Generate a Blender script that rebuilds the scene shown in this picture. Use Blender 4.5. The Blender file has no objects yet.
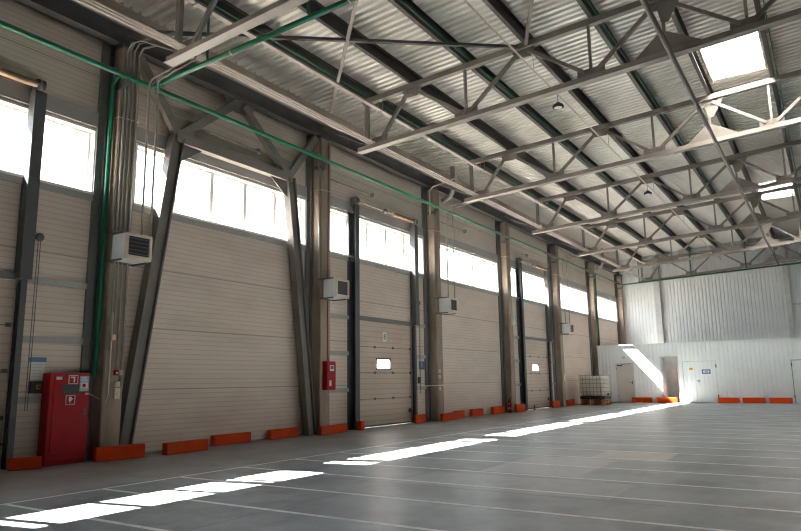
import bpy, math, random
from mathutils import Vector, Matrix, Quaternion
random.seed(4)
S = bpy.context.scene
COL = S.collection
V = Vector

# ------------------------------------------------------------------ materials
def nodes_of(name):
    m = bpy.data.materials.new(name); m.use_nodes = True
    nt = m.node_tree; b = nt.nodes['Principled BSDF']
    return m, nt, b
def N(nt, typ, **kw):
    n = nt.nodes.new(typ)
    for k, v in kw.items(): setattr(n, k, v)
    return n
def math_node(nt, op, a, b=None, c=None):
    n = nt.nodes.new('ShaderNodeMath'); n.operation = op
    for i, v in enumerate((a, b, c)):
        if v is None: continue
        if isinstance(v, (int, float)): n.inputs[i].default_value = v
        else: nt.links.new(v, n.inputs[i])
    return n.outputs[0]
def mixc(nt, fac, a, b):
    n = nt.nodes.new('ShaderNodeMix'); n.data_type = 'RGBA'
    if isinstance(fac, (int, float)): n.inputs[0].default_value = fac
    else: nt.links.new(fac, n.inputs[0])
    for i, v in ((6, a), (7, b)):
        if isinstance(v, tuple): n.inputs[i].default_value = (*v, 1)
        else: nt.links.new(v, n.inputs[i])
    return n.outputs[2]
def pos_xyz(nt):
    g = nt.nodes.new('ShaderNodeNewGeometry'); s = nt.nodes.new('ShaderNodeSeparateXYZ')
    nt.links.new(g.outputs['Position'], s.inputs[0]); return g.outputs['Position'], s.outputs
def noise(nt, vec, scale, detail=3, rough=.55, stretch=None):
    if stretch:
        mp = nt.nodes.new('ShaderNodeMapping'); mp.inputs['Scale'].default_value = stretch
        nt.links.new(vec, mp.inputs[0]); vec = mp.outputs[0]
    n = nt.nodes.new('ShaderNodeTexNoise'); n.inputs['Scale'].default_value = scale
    n.inputs['Detail'].default_value = detail; n.inputs['Roughness'].default_value = rough
    nt.links.new(vec, n.inputs['Vector']); return n.outputs[0]
def ramp(nt, v, lo, hi):
    n = nt.nodes.new('ShaderNodeMapRange'); n.inputs[1].default_value = lo; n.inputs[2].default_value = hi
    nt.links.new(v, n.inputs[0]); return n.outputs[0]

def mat(name, col, rough=.55, metal=0., dark=None, scale=3., amt=.6, stretch=None, bump=0., spec=.5):
    """paint / steel / plastic with soft wear mottling"""
    m, nt, b = nodes_of(name)
    b.inputs['Roughness'].default_value = rough; b.inputs['Metallic'].default_value = metal
    b.inputs['Specular IOR Level'].default_value = spec
    p, _ = pos_xyz(nt)
    n = noise(nt, p, scale, 4, .6, stretch)
    dk = dark or tuple(c * .72 for c in col)
    f = math_node(nt, 'MULTIPLY', ramp(nt, n, .42, .72), amt)
    nt.links.new(mixc(nt, f, col, dk), b.inputs['Base Color'])
    if bump:
        bp = nt.nodes.new('ShaderNodeBump'); bp.inputs['Strength'].default_value = bump; bp.inputs['Distance'].default_value = .01
        nt.links.new(noise(nt, p, 30, 4), bp.inputs['Height']); nt.links.new(bp.outputs[0], b.inputs['Normal'])
    return m

M = {}
M['steel'] = mat('grey_steel_paint', (.225, .205, .185), .5, 0, (.15, .132, .118), 2.2)
M['steel_dark'] = mat('dark_steel_paint', (.10, .10, .10), .5, 0, (.06, .06, .058), 2.)
M['purlin'] = mat('purlin_steel', (.06, .055, .05), .5, 0, (.035, .033, .03), 2.)
M['beam_light'] = mat('pale_steel', (.33, .295, .265), .5, 0, (.24, .21, .188), 2.5)  # paler copy of the steel, also carries the lit look of lower chords
M['band'] = mat('grey_band_steel', (.34, .33, .315), .5, 0, (.25, .245, .235), 1.2)
M['brace'] = mat('brace_steel', (.14, .128, .115), .5, 0, (.09, .08, .07), 2.)
M['dark_clad'] = mat('dark_cladding', (.16, .16, .16), .6)  # for the unseen walls, made dark to cut fill light
M['frost'] = None
M['annex_roof'] = mat('annex_roof_steel', (.15, .152, .155), .5)
M['trim'] = mat('trim_steel', (.135, .135, .13), .5, 0, (.09, .09, .088), 1.2)
M['post'] = mat('galvanised_post', (.085, .09, .094), .5, 0, (.055, .058, .06), 3., spec=.3)
M['galv'] = mat('galvanised_tube', (.34, .325, .30), .38, .4, (.24, .23, .21), 3.)
M['pipe_light'] = mat('pale_pipe', (.62, .55, .50), .4, 0, (.5, .42, .38), 4.)
M['green'] = mat('green_pipe_paint', (.003, .115, .06), .35, 0, (.004, .09, .045), 3.)
M['concrete'] = mat('column_concrete', (.29, .235, .185), .7, 0, (.16, .122, .092), 1.6, .9, (1.6, 1.6, .5), .25)
M['red'] = mat('red_paint', (.32, .004, .009), .5, 0, (.22, .004, .007), 4., spec=.25)
M['orange'] = mat('orange_paint', (.62, .062, .004), .6, 0, (.42, .04, .004), 3., spec=.2)
M['white'] = mat('white_plastic', (.74, .75, .74), .45, 0, (.66, .66, .64), 4.)
M['cream'] = mat('cream_plastic', (.66, .56, .44), .5, 0, (.56, .47, .36), 4.)
M['white_frame'] = mat('window_frame_white', (.78, .75, .72), .4, 0, (.66, .63, .60), 3.)
M['black'] = mat('black_rubber', (.018, .018, .02), .55)
M['blue'] = mat('sign_blue', (.03, .10, .22), .5)
M['blue_light'] = mat('sign_pale_blue', (.28, .42, .58), .5)
M['header_blue'] = mat('header_blue', (.10, .20, .32), .5)
M['yellow'] = mat('sign_yellow', (.75, .42, .02), .5)
M['wood'] = mat('pallet_wood', (.42, .22, .10), .75, 0, (.25, .12, .05), 6., .8, (1, 1, 4))
M['brass'] = mat('brown_spring', (.36, .25, .17), .5, .4, (.2, .13, .09), 8.)
M['tank'] = mat('tank_plastic', (.72, .70, .62), .35, 0, (.62, .6, .52), 2.)
M['glove'] = mat('louvre_dark', (.035, .035, .036), .5)
M['paper'] = mat('paper_white', (.70, .70, .68), .7)
M['lens'] = mat('lamp_lens', (.75, .72, .66), .3)
M['door_white'] = mat('door_white_paint', (.60, .57, .53), .5, 0, (.50, .47, .44), 1.2)
M['door_grey'] = mat('door_grey_paint', (.55, .57, .565), .5)

def panel_mat(name, col, dark, pitch, joint, streak=True):
    """sandwich-panel cladding with fine horizontal grooves and wide joints"""
    m, nt, b = nodes_of(name); b.inputs['Roughness'].default_value = .5
    p, xyz = pos_xyz(nt); z = xyz[2]
    fr = math_node(nt, 'FRACT', math_node(nt, 'DIVIDE', z, pitch))
    g1 = math_node(nt, 'LESS_THAN', fr, .16)
    fj = math_node(nt, 'FRACT', math_node(nt, 'DIVIDE', math_node(nt, 'SUBTRACT', z, .005), joint))
    g2 = math_node(nt, 'LESS_THAN', fj, .022 / joint)
    n1 = noise(nt, p, 1.3, 4, .6, (1, .5, 1.4)); n2 = noise(nt, p, 7, 3, .6, (1, .3, 2))
    c = mixc(nt, math_node(nt, 'MULTIPLY', ramp(nt, n1, .40, .70), .55), col, dark)
    c = mixc(nt, math_node(nt, 'MULTIPLY', ramp(nt, n2, .58, .75), .25), c, dark)
    gm = math_node(nt, 'MAXIMUM', math_node(nt, 'MULTIPLY', g1, .30), math_node(nt, 'MULTIPLY', g2, .62))
    c = mixc(nt, gm, c, tuple(v * .38 for v in dark))
    nt.links.new(c, b.inputs['Base Color'])
    h = math_node(nt, 'MULTIPLY', math_node(nt, 'MAXIMUM', g1, g2), -1)
    bp = nt.nodes.new('ShaderNodeBump'); bp.inputs['Strength'].default_value = .35; bp.inputs['Distance'].default_value = .006
    nt.links.new(h, bp.inputs['Height']); nt.links.new(bp.outputs[0], b.inputs['Normal'])
    return m
M['panel'] = panel_mat('wall_cladding', (.62, .525, .455), (.47, .385, .325), .10, 1.19)
M['doorpanel'] = panel_mat('door_cladding', (.50, .41, .34), (.38, .305, .245), .152, 50.)
M['sheet'] = mat('ribbed_white_sheet', (.75, .785, .79), .45, .0, (.66, .69, .695), 1.1, .6)
M['deck'] = mat('galvanised_deck', (.88, .85, .80), .38, .45, (.70, .67, .62), .8, .6)

def floor_mat():
    m, nt, b = nodes_of('polished_concrete_floor')
    p, xyz = pos_xyz(nt); x, y = xyz[0], xyz[1]
    n1 = noise(nt, p, .9, 6, .66); n2 = noise(nt, p, 3.5, 5, .65, (1, .5, 1)); n3 = noise(nt, p, 22, 4, .6)
    c = mixc(nt, ramp(nt, n1, .42, .60), (.25, .285, .31), (.115, .135, .143))
    c = mixc(nt, math_node(nt, 'MULTIPLY', ramp(nt, n2, .50, .68), .55), c, (.35, .385, .405))
    c = mixc(nt, math_node(nt, 'MULTIPLY', ramp(nt, n3, .52, .75), .30), c, (.16, .163, .16))
    def band(v, c0, w):
        return math_node(nt, 'LESS_THAN', math_node(nt, 'ABSOLUTE', math_node(nt, 'SUBTRACT', v, c0)), w)
    def rng(v, a, bb):
        return math_node(nt, 'MULTIPLY', math_node(nt, 'GREATER_THAN', v, a), math_node(nt, 'LESS_THAN', v, bb))
    AND = lambda a, bb: math_node(nt, 'MULTIPLY', a, bb)
    # dusty brown strip along the doors
    d = AND(rng(x, -12, -8.6), ramp(nt, n2, .25, .6))
    c = mixc(nt, math_node(nt, 'MULTIPLY', d, .55), c, (.215, .195, .175))
    # worn repairs
    rep = AND(rng(y, 9.05, 11.2), rng(x, -4.5, -3.05)); c = mixc(nt, AND(rep, math_node(nt, 'MULTIPLY', ramp(nt, n2, .2, .5), .8)), c, (.46, .465, .455))
    rep = AND(rng(y, 11.35, 12.6), rng(x, -3.6, -2.4)); c = mixc(nt, AND(rep, math_node(nt, 'MULTIPLY', ramp(nt, n2, .2, .5), .8)), c, (.50, .47, .42))
    rep = AND(rng(y, 7.55, 8.7), rng(x, -5.0, -2.2)); c = mixc(nt, AND(rep, math_node(nt, 'MULTIPLY', ramp(nt, n2, .3, .6), .75)), c, (.42, .425, .415))
    # plate in front of the first door
    pl = AND(rng(x, -10.9, -9.6), rng(y, -1, 5.6)); c = mixc(nt, AND(pl, .55), c, (.13, .115, .10))
    # paint lines
    wear = math_node(nt, 'MULTIPLY', ramp(nt, noise(nt, p, 2.2, 6, .72), .24, .46), ramp(nt, noise(nt, p, 14, 4, .7), .22, .44))
    yy = math_node(nt, 'SUBTRACT', math_node(nt, 'MODULO', math_node(nt, 'ADD', math_node(nt, 'SUBTRACT', y, 5.3), 12.6), 1.203), .6)
    cross = AND(AND(band(yy, 0, .034), rng(x, -7.98, 9)), rng(y, -6, 35.2))
    longl = AND(band(x, -7.98, .032), rng(y, -6, 30))
    ln = math_node(nt, 'MAXIMUM', cross, longl)
    c = mixc(nt, AND(ln, math_node(nt, 'MULTIPLY', wear, .92)), c, (.92, .92, .90))
    # joints
    j = math_node(nt, 'MAXIMUM', math_node(nt, 'MULTIPLY', band(x, -5.06, .010), .6), math_node(nt, 'MULTIPLY', AND(band(y, 7.46, .022), rng(x, -6.4, -1.6)), .8))
    j = math_node(nt, 'MAXIMUM', j, math_node(nt, 'MULTIPLY', AND(band(y, 7.46, .008), rng(x, -8, 9)), .6))
    j = math_node(nt, 'MAXIMUM', j, math_node(nt, 'MULTIPLY', band(y, 19.4, .012), .5))
    c = mixc(nt, j, c, (.035, .035, .035))
    nt.links.new(c, b.inputs['Base Color'])
    r = nt.nodes.new('ShaderNodeMapRange'); r.inputs[3].default_value = .28; r.inputs[4].default_value = .50
    nt.links.new(n2, r.inputs[0]); nt.links.new(r.outputs[0], b.inputs['Roughness'])
    bp = nt.nodes.new('ShaderNodeBump'); bp.inputs['Strength'].default_value = .10; bp.inputs['Distance'].default_value = .01
    nt.links.new(n3, bp.inputs['Height']); nt.links.new(bp.outputs[0], b.inputs['Normal'])
    return m
M['floor'] = floor_mat()

def glass_mat(name, trans, milky=0.):
    m = bpy.data.materials.new(name); m.use_nodes = True; nt = m.node_tree; nt.nodes.clear()
    o = N(nt, 'ShaderNodeOutputMaterial'); t = N(nt, 'ShaderNodeBsdfTransparent'); t.inputs[0].default_value = (*trans, 1)
    g = N(nt, 'ShaderNodeBsdfGlossy'); g.inputs['Roughness'].default_value = .05
    mx = N(nt, 'ShaderNodeMixShader'); mx.inputs[0].default_value = .05
    nt.links.new(t.outputs[0], mx.inputs[1]); nt.links.new(g.outputs[0], mx.inputs[2]); out = mx.outputs[0]
    if milky:
        tr = N(nt, 'ShaderNodeBsdfTranslucent'); tr.inputs[0].default_value = (.9, .9, .88, 1)
        p, _ = pos_xyz(nt); dirt = ramp(nt, noise(nt, p, 5, 5, .7), .62, .70)
        df = N(nt, 'ShaderNodeBsdfDiffuse'); df.inputs[0].default_value = (.2, .18, .15, 1)
        m1 = N(nt, 'ShaderNodeMixShader'); nt.links.new(math_node(nt, 'MULTIPLY', dirt, .5), m1.inputs[0])
        nt.links.new(tr.outputs[0], m1.inputs[1]); nt.links.new(df.outputs[0], m1.inputs[2])
        m2 = N(nt, 'ShaderNodeMixShader'); m2.inputs[0].default_value = milky
        nt.links.new(out, m2.inputs[1]); nt.links.new(m1.outputs[0], m2.inputs[2]); out = m2.outputs[0]
    nt.links.new(out, o.inputs[0]); return m
M['glass'] = glass_mat('clear_glass', (.93, .95, .95))
M['frost'] = glass_mat('frosted_door_pane', (.85, .87, .88), .92)
M['skypane'] = glass_mat('skylight_pane', (.85, .87, .88), .75)

# ------------------------------------------------------------------ mesh builder
class MB:
    def __init__(s): s.v = []; s.f = []; s.sm = []
    def add(s, vs, fs, smooth=False):
        o = len(s.v); s.v += [tuple(v) for v in vs]
        for f in fs: s.f.append([i + o for i in f]); s.sm.append(smooth)
        return s
    def box(s, x0, x1, y0, y1, z0, z1, bev=0):
        if x0 > x1: x0, x1 = x1, x0
        if y0 > y1: y0, y1 = y1, y0
        if bev:
            return s.bevbox(V(((x0+x1)/2, (y0+y1)/2, (z0+z1)/2)), V((x1-x0, y1-y0, z1-z0)), Matrix.Identity(3), bev)
        vs = [(x, y, z) for z in (z0, z1) for y in (y0, y1) for x in (x0, x1)]
        return s.add(vs, [(0,2,3,1),(4,5,7,6),(0,1,5,4),(2,6,7,3),(0,4,6,2),(1,3,7,5)])
    def bevbox(s, c, d, R, b):
        h = d / 2; vs = []; idx = {}
        b = min(b, h.x*.9, h.y*.9, h.z*.9)
        for sx in (-1,1):
            for sy in (-1,1):
                for sz in (-1,1):
                    for ax in range(3):
                        q = V((sx*(h.x-b), sy*(h.y-b), sz*(h.z-b))); q[ax] = (sx,sy,sz)[ax]*h[ax]
                        idx[(sx,sy,sz,ax)] = len(vs); vs.append(c + R @ q)
        fs = []
        def face(keys):
            f = [idx[k] for k in keys]
            cen = sum((vs[i] for i in f), V()) / len(f); n = (vs[f[1]]-vs[f[0]]).cross(vs[f[2]]-vs[f[0]])
            if n.dot(cen - c) < 0: f.reverse()
            fs.append(f)
        for ax in range(3):
            o1, o2 = [a for a in range(3) if a != ax]
            for sg in (-1,1):
                ks = []
                for a, bb in ((-1,-1),(1,-1),(1,1),(-1,1)):
                    k = [0,0,0]; k[ax]=sg; k[o1]=a; k[o2]=bb; ks.append((*k, ax))
                face(ks)
            for a in (-1,1):
                for bb in (-1,1):
                    ks = []
                    for e, w in ((-1,o1),(1,o1),(1,o2),(-1,o2)):
                        k=[0,0,0]; k[ax]=e; k[o1]=a; k[o2]=bb; ks.append((*k, w))
                    face(ks)
        for sx in (-1,1):
            for sy in (-1,1):
                for sz in (-1,1): face([(sx,sy,sz,a) for a in range(3)])
        return s.add(vs, fs)
    def frame(s, p, q, up=None):
        d = (q - p).normalized(); up = V(up) if up else (V((0,0,1)) if abs(d.z) < .95 else V((0,1,0)))
        a = d.cross(up).normalized(); b = a.cross(d).normalized(); return d, a, b
    def bar(s, p, q, w, h, up=None):
        """rectangular bar from p to q; w across, h along 'up'"""
        p, q = V(p), V(q); d, a, b = s.frame(p, q, up)
        vs = [c + a*sx*w/2 + b*sy*h/2 for c in (p, q) for sx, sy in ((-1,-1),(1,-1),(1,1),(-1,1))]
        return s.add(vs, [(3,2,1,0),(4,5,6,7),(0,1,5,4),(1,2,6,5),(2,3,7,6),(3,0,4,7)])
    def ibeam(s, p, q, w, h, t=.02, up=None):
        p, q = V(p), V(q); d, a, b = s.frame(p, q, up)
        s.bar(p + b*(h-t)/2, q + b*(h-t)/2, w, t, up); s.bar(p - b*(h-t)/2, q - b*(h-t)/2, w, t, up)
        return s.bar(p, q, t, h - 2*t, up)
    def chan(s, p, q, w, h, t=.012, up=None, side=1):
        p, q = V(p), V(q); d, a, b = s.frame(p, q, up)
        s.bar(p + b*(h-t)/2, q + b*(h-t)/2, w, t, up); s.bar(p - b*(h-t)/2, q - b*(h-t)/2, w, t, up)
        o = a*side*(w-t)/2
        return s.bar(p + o, q + o, t, h - 2*t, up)
    def tube(s, p, q, r, n=10, r2=None): return s.pipe([p, q], r, n, r2)
    def pipe(s, pts, r, n=8, r2=None):
        pts = [V(p) for p in pts]; rings = []; prev = None
        for i, p in enumerate(pts):
            d1 = (p - pts[i-1]).normalized() if i else None
            d2 = (pts[i+1] - p).normalized() if i < len(pts)-1 else None
            d = (d1 + d2).normalized() if d1 and d2 else (d1 or d2)
            if prev is None:
                u = V((0,0,1)) if abs(d.z) < .9 else V((1,0,0))
                a = d.cross(u).normalized()
            else:
                a = (prev - d*prev.dot(d)).normalized()
            prev = a; b = d.cross(a)
            k = 1 / max(.5, d.dot(d2 if d2 else d1)) if d1 and d2 else 1
            rr = r2 if (r2 is not None and i == len(pts)-1) else r
            ring = []
            for j in range(n):
                t = 2*math.pi*j/n
                ring.append(p + (a*math.cos(t) + b*math.sin(t))*rr)
            rings.append(ring)
        vs = [v for rg in rings for v in rg]; fs = []
        for i in range(len(rings)-1):
            for j in range(n):
                k = (j+1) % n; fs.append((i*n+j, i*n+k, (i+1)*n+k, (i+1)*n+j))
        s.add(vs, fs, True)
        o = len(s.v) - len(vs)
        s.f.append([o + j for j in range(n)][::-1]); s.sm.append(False)
        s.f.append([o + (len(rings)-1)*n + j for j in range(n)]); s.sm.append(False)
        return s
    def lathe(s, prof, c, axis=(0,0,1), n=16):
        """profile of (radius, height) along axis from c"""
        c = V(c); ax = V(axis).normalized(); u = V((0,0,1)) if abs(ax.z) < .9 else V((1,0,0))
        a = ax.cross(u).normalized(); b = ax.cross(a)
        vs = [c + ax*h + (a*math.cos(2*math.pi*j/n) + b*math.sin(2*math.pi*j/n))*r for r, h in prof for j in range(n)]
        fs = [(i*n+j, i*n+(j+1)%n, (i+1)*n+(j+1)%n, (i+1)*n+j) for i in range(len(prof)-1) for j in range(n)]
        s.add(vs, fs, True); o = len(s.v) - len(vs)
        s.f.append([o+j for j in range(n)][::-1]); s.sm.append(False)
        s.f.append([o+(len(prof)-1)*n+j for j in range(n)]); s.sm.append(False)
        return s
    def prism(s, pts, off):
        pts = [V(p) for p in pts]; off = V(off); n = len(pts)
        vs = [p - off/2 for p in pts] + [p + off/2 for p in pts]
        fs = [tuple(range(n))[::-1], tuple(range(n, 2*n))] + [(i, (i+1)%n, n+(i+1)%n, n+i) for i in range(n)]
        return s.add(vs, fs)
    def build(s, name, m, parent=None, kind=None):
        me = bpy.data.meshes.new(name); o0 = origin(parent) if parent else V((0,0,0))
        me.from_pydata([tuple(V(v) - o0) for v in s.v], [], s.f)
        me.polygons.foreach_set('use_smooth', s.sm); me.materials.append(M[m] if isinstance(m, str) else m); me.update()
        import bmesh
        bm = bmesh.new(); bm.from_mesh(me); bmesh.ops.recalc_face_normals(bm, faces=bm.faces); bm.to_mesh(me); bm.free()
        o = bpy.data.objects.new(name, me); COL.objects.link(o)
        if parent: o.parent = parent
        if kind: o['kind'] = kind
        return o
def origin(o):
    p = V((0,0,0))
    while o: p += o.location; o = o.parent
    return p
def tag(o, label, cat, group=None):
    o['label'] = label; o['category'] = cat; o['kind'] = 'thing'
    if group: o['group'] = group
    return o
def thing(name, label, cat, loc, group=None):
    o = bpy.data.objects.new(name, None); COL.objects.link(o); o.location = loc; o.empty_display_size = .1
    return tag(o, label, cat, group)
def single(mb, name, m, label, cat, base, group=None):
    """a thing that is one mesh, origin at its base"""
    base = V(base)
    mb.v = [tuple(V(v) - base) for v in mb.v]
    o = mb.build(name, m); o.location = base; return tag(o, label, cat, group)
def struct_root(name, loc):
    o = bpy.data.objects.new(name, None); COL.objects.link(o); o.location = loc; o['kind'] = 'structure'; return o
def copy_tree(o, parent=None):
    c = o.copy(); COL.objects.link(c)
    if parent: c.parent = parent
    for ch in [x for x in o.children]: copy_tree(ch, c)
    return c
def text(txt, size, loc, rot, m, parent, name='lettering'):
    cu = bpy.data.curves.new(name, 'FONT'); cu.body = txt; cu.size = size; cu.align_x = 'CENTER'; cu.align_y = 'CENTER'; cu.extrude = .0015
    tmp = bpy.data.objects.new(name + '_curve', cu); COL.objects.link(tmp); bpy.context.view_layer.update()
    me = bpy.data.meshes.new_from_object(tmp.evaluated_get(bpy.context.evaluated_depsgraph_get()))
    bpy.data.objects.remove(tmp); bpy.data.curves.remove(cu); me.materials.clear(); me.materials.append(M[m])
    o = bpy.data.objects.new(name, me); COL.objects.link(o)
    o.location = V(loc) - origin(parent); o.rotation_euler = rot; o.parent = parent; return o

# ------------------------------------------------------------------ dimensions
XW = -11.30                      # inner face of the wall with the doors
COLY = [1.4 + 6*k for k in range(8)]
YN, YF = -8.0, 43.7
XR, RIDGE = 12.9, .8
def slope(x): return (x if x <= RIDGE else 2*RIDGE - x)
def zdeck(x): return 8.95 + .06*(slope(x) + 9.65)
def ztop(x): return 8.45 + .06*(x + 9.65)       # underside of the top chord
def zbot(x): return 7.17 + .06*(x + 9.85)       # underside of the bottom chord

# ------------------------------------------------------------------ floor, ground
b = MB(); b.box(XW - .24, XR + .24, YN, YF + .2, -.15, 0); b.build('floor', 'floor', kind='structure')
M['ground'] = mat('outside_asphalt', (.07, .07, .069), .9)
b = MB(); b.box(-70, 70, -60, 100, -.4, -.2); b.build('ground', 'ground', kind='structure')

# ------------------------------------------------------------------ left wall with windows and doors
DOORS = [(2.72, 5.75), (15.15, 18.20), (27.20, 30.35)]
DH = 3.05; SILL, HEAD = 4.83, 6.05
WIN = [(c + .45, c + 5.55) for c in COLY[:7]]
def wall_boxes(b, x0, x1, doors, wins):
    ys = [YN]
    for d0, d1 in doors: ys += [d0, d1]
    ys.append(YF)
    for i in range(0, len(ys), 2): b.box(x0, x1, ys[i], ys[i+1], 0, DH)
    b.box(x0, x1, YN, YF, DH, SILL)
    ys = [YN]
    for a, c in wins: ys += [a, c]
    ys.append(YF)
    for i in range(0, len(ys), 2): b.box(x0, x1, ys[i], ys[i+1], SILL, HEAD)
    b.box(x0, x1, YN, YF, HEAD, 8.93)
b = MB(); wall_boxes(b, XW - .22, XW, DOORS, WIN); b.build('wall_left', 'panel', kind='structure')

def make_window(name, y0, y1, xin, s):
    """strip window; s=+1 when the room lies towards +x"""
    root = struct_root(name, (xin, (y0+y1)/2, SILL))
    xo, xi = xin - s*.20, xin - s*.13
    f = MB(); t = .055
    f.box(xo, xi, y0, y1, SILL, SILL+t); f.box(xo, xi, y0, y1, HEAD-t, HEAD)
    f.box(xo, xi, y0, y0+t, SILL+t, HEAD-t); f.box(xo, xi, y1-t, y1, SILL+t, HEAD-t)
    f.build('window_frame', 'white_frame', root)
    for k in range(1, 5):
        ym = y0 + (y1-y0)*k/5; m = MB(); m.box(xo-s*.02, xi+s*.03, ym-.055, ym+.055, SILL+t, HEAD-t); m.build('mullion', 'white_frame', root)
    g = MB(); xm = xin - s*.165; g.add([(xm,y0+t,SILL+t),(xm,y1-t,SILL+t),(xm,y1-t,HEAD-t),(xm,y0+t,HEAD-t)], [(0,1,2,3)])
    g.build('pane', 'glass', root)
    r = MB(); rr = .012
    r.box(xi, xin + s*.015, y0, y1, HEAD-rr, HEAD+.03); r.box(xi, xin + s*.015, y0-.03, y0+rr, SILL, HEAD+.03)
    r.box(xi, xin + s*.015, y1-rr, y1+.03, SILL, HEAD+.03)
    r.build('window_reveal', 'white_frame', root)
    r = MB(); r.box(xi, xin + s*.05, y0-.03, y1+.03, SILL-.03, SILL+rr); r.build('window_sill', 'white_frame', root)
    return root
nwin = 0
for a, c in WIN:
    nwin += 1; make_window('window_%d' % nwin, a, c, XW, 1)

ntrim = 0
def trim(x0, x1, y0, y1, z0, z1, m='trim'):
    global ntrim
    ntrim += 1; t = MB(); t.box(x0, x1, y0, y1, z0, z1); return t.build('trim_%d' % ntrim, m, kind='structure')
for a, c in WIN:
    trim(XW, XW+.035, a-.10, c+.10, SILL-.15, SILL-.03, 'band')          # steel under the sill
    trim(XW, XW+.045, a-.10, c+.10, HEAD+.07, HEAD+.36, 'band')          # steel above the head
for c in COLY:
    trim(XW, XW+.05, c-.44, c-.30, 0, 7.86); trim(XW, XW+.05, c+.26, c+.36, 0, 7.86)
    trim(XW, XW+.09, c-.30, c-.22, 0, 7.86, 'steel_dark')

# ------------------------------------------------------------------ sectional doors
def make_door(name, y0, y1, spring, winspan, plate):
    root = struct_root(name, (XW, (y0+y1)/2, 0))
    xs = XW - .06
    h = (DH - .05) / 4
    for k in range(4):
        z0 = .05 + k*h
        p = MB()
        if k == 2 and winspan:
            a, c = winspan; w0, w1 = z0 + .13, z0 + .40
            p.box(xs-.05, xs, y0+.001, a, z0+.006, z0+h-.006); p.box(xs-.05, xs, c, y1-.001, z0+.006, z0+h-.006)
            p.box(xs-.05, xs, a, c, z0+.006, w0); p.box(xs-.05, xs, a, c, w1, z0+h-.006)
            po = p.build('door_panel', 'doorpanel', root)
            f = MB(); t = .035
            f.box(xs-.06, xs+.02, a-t, c+t, w0-t, w0); f.box(xs-.06, xs+.02, a-t, c+t, w1, w1+t)
            f.box(xs-.06, xs+.02, a-t, a, w0, w1); f.box(xs-.06, xs+.02, c, c+t, w0, w1); f.build('window_frame', 'black', root)
            g = MB(); g.add([(xs-.02,a,w0),(xs-.02,c,w0),(xs-.02,c,w1),(xs-.02,a,w1)], [(0,1,2,3)]); g.build('pane', 'frost', root)
        else:
            p.box(xs-.05, xs, y0+.001, y1-.001, z0+.006, z0+h-.006); po = p.build('door_panel', 'doorpanel', root)
        if k:
            q = MB(); q.box(xs-.045, xs-.012, y0+.002, y1-.002, z0-.006, z0+.006); q.build('panel_seal', 'black', root)
            for t in range(4):
                yy = y0 + .06 + (y1-y0-.12)*t/3; q = MB(); q.box(xs, xs+.022, yy-.045, yy+.045, z0-.035, z0+.035, .006); q.build('hinge', 'steel_dark', root)
    q = MB(); q.box(xs-.045, xs-.005, y0+.002, y1-.002, .005, .055); q.build('bottom_seal', 'black', root)
    q = MB(); q.box(XW+.001, XW+.07, y0-.02, y1+.02, DH-.01, DH+.11); q.build('lintel_rail', 'trim', root)
    # guide posts run up past the window
    for sgn, y in ((-1, y0), (1, y1)):
        q = MB()
        if sgn < 0:
            q.chan((XW+.12, y-.17, 0), (XW+.12, y-.17, 6.35), .20, .20, .014, (1,0,0), 1)
            q.box(XW+.001, XW+.05, y-.07, y-.01, 0, 6.0); q.box(XW+.001, XW+.04, y-.36, y-.27, 0, 6.3)
        else:
            q.chan((XW+.055, y+.06, 0), (XW+.055, y+.06, 3.05), .10, .10, .014, (1,0,0), -1)
            q.chan((XW+.12, y+.02, 3.05), (XW+.12, y+.02, 6.35), .20, .20, .014, (1,0,0), -1)
        q.build('guide_post', 'post', root)
        q = MB(); q.box(XW+.0, XW+.06, y + (-.012 if sgn < 0 else -.012), y + (.012 if sgn < 0 else .010), 0, 3.0); q.build('side_seal', 'black', root)
        yc = y - .17 if sgn < 0 else y + .02
        q = MB(); q.lathe([(.05,-.06),(.11,-.055),(.11,-.03),(.09,-.02),(.09,.02),(.11,.03),(.11,.055),(.05,.06)], (XW+.16, yc, 6.47), (0,1,0), 18)
        q.build('cable_drum', 'steel_dark', root)
        q = MB(); q.box(XW+.02, XW+.16, yc-.08, yc-.065, 6.30, 6.56); q.box(XW+.02, XW+.16, yc+.065, yc+.08, 6.30, 6.56); q.build('drum_bracket', 'post', root)
    q = MB(); q.tube((XW+.16, y0-.1, 6.47), (XW+.16, y1+.1, 6.47), .018, 8); q.build('shaft', 'galv', root)
    a, c = spring
    q = MB()
    prof = []
    nco = int((c-a)/.02)
    for i in range(nco+1): prof.append((.062 if i % 2 else .054, (c-a)*i/nco))
    q.lathe(prof, (XW+.16, a, 6.47), (0,1,0), 14); q.build('torsion_spring', 'brass', root)
    q = MB(); q.lathe([(.04,0),(.075,.01),(.075,.07),(.04,.08)], (XW+.16, a-.5, 6.47), (0,1,0), 14); q.build('shaft_coupling', 'steel_dark', root)
    # chain hoist beside the post
    q = MB(); q.pipe([(XW+.15, y1+.21, 3.78), (XW+.15, y1+.21, .9)], .007, 5); q.pipe([(XW+.15, y1+.25, 3.78), (XW+.15, y1+.25, .9)], .007, 5); q.build('hoist_chain', 'steel_dark', root)
    q = MB(); q.lathe([(.03, 0), (.07, .01), (.07, .05), (.03, .06)], (XW+.12, y1+.23, 3.80), (1,0,0), 12); q.tube((XW, y1+.23, 3.80), (XW+.13, y1+.23, 3.80), .02, 8); q.build('hoist_wheel', 'steel_dark', root)
    # handle and roller by the floor
    q = MB(); q.box(xs, xs+.06, y1-.16, y1-.05, .33, .45, .01); q.tube((xs+.03, y1-.2, .37), (xs+.06, y1+.05, .40), .02, 8); q.build('roller_bracket', 'steel_dark', root)
    # rails between posts and columns
    cL = max(cc for cc in COLY if cc < y0); cR = min(cc for cc in COLY if cc > y1)
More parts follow.
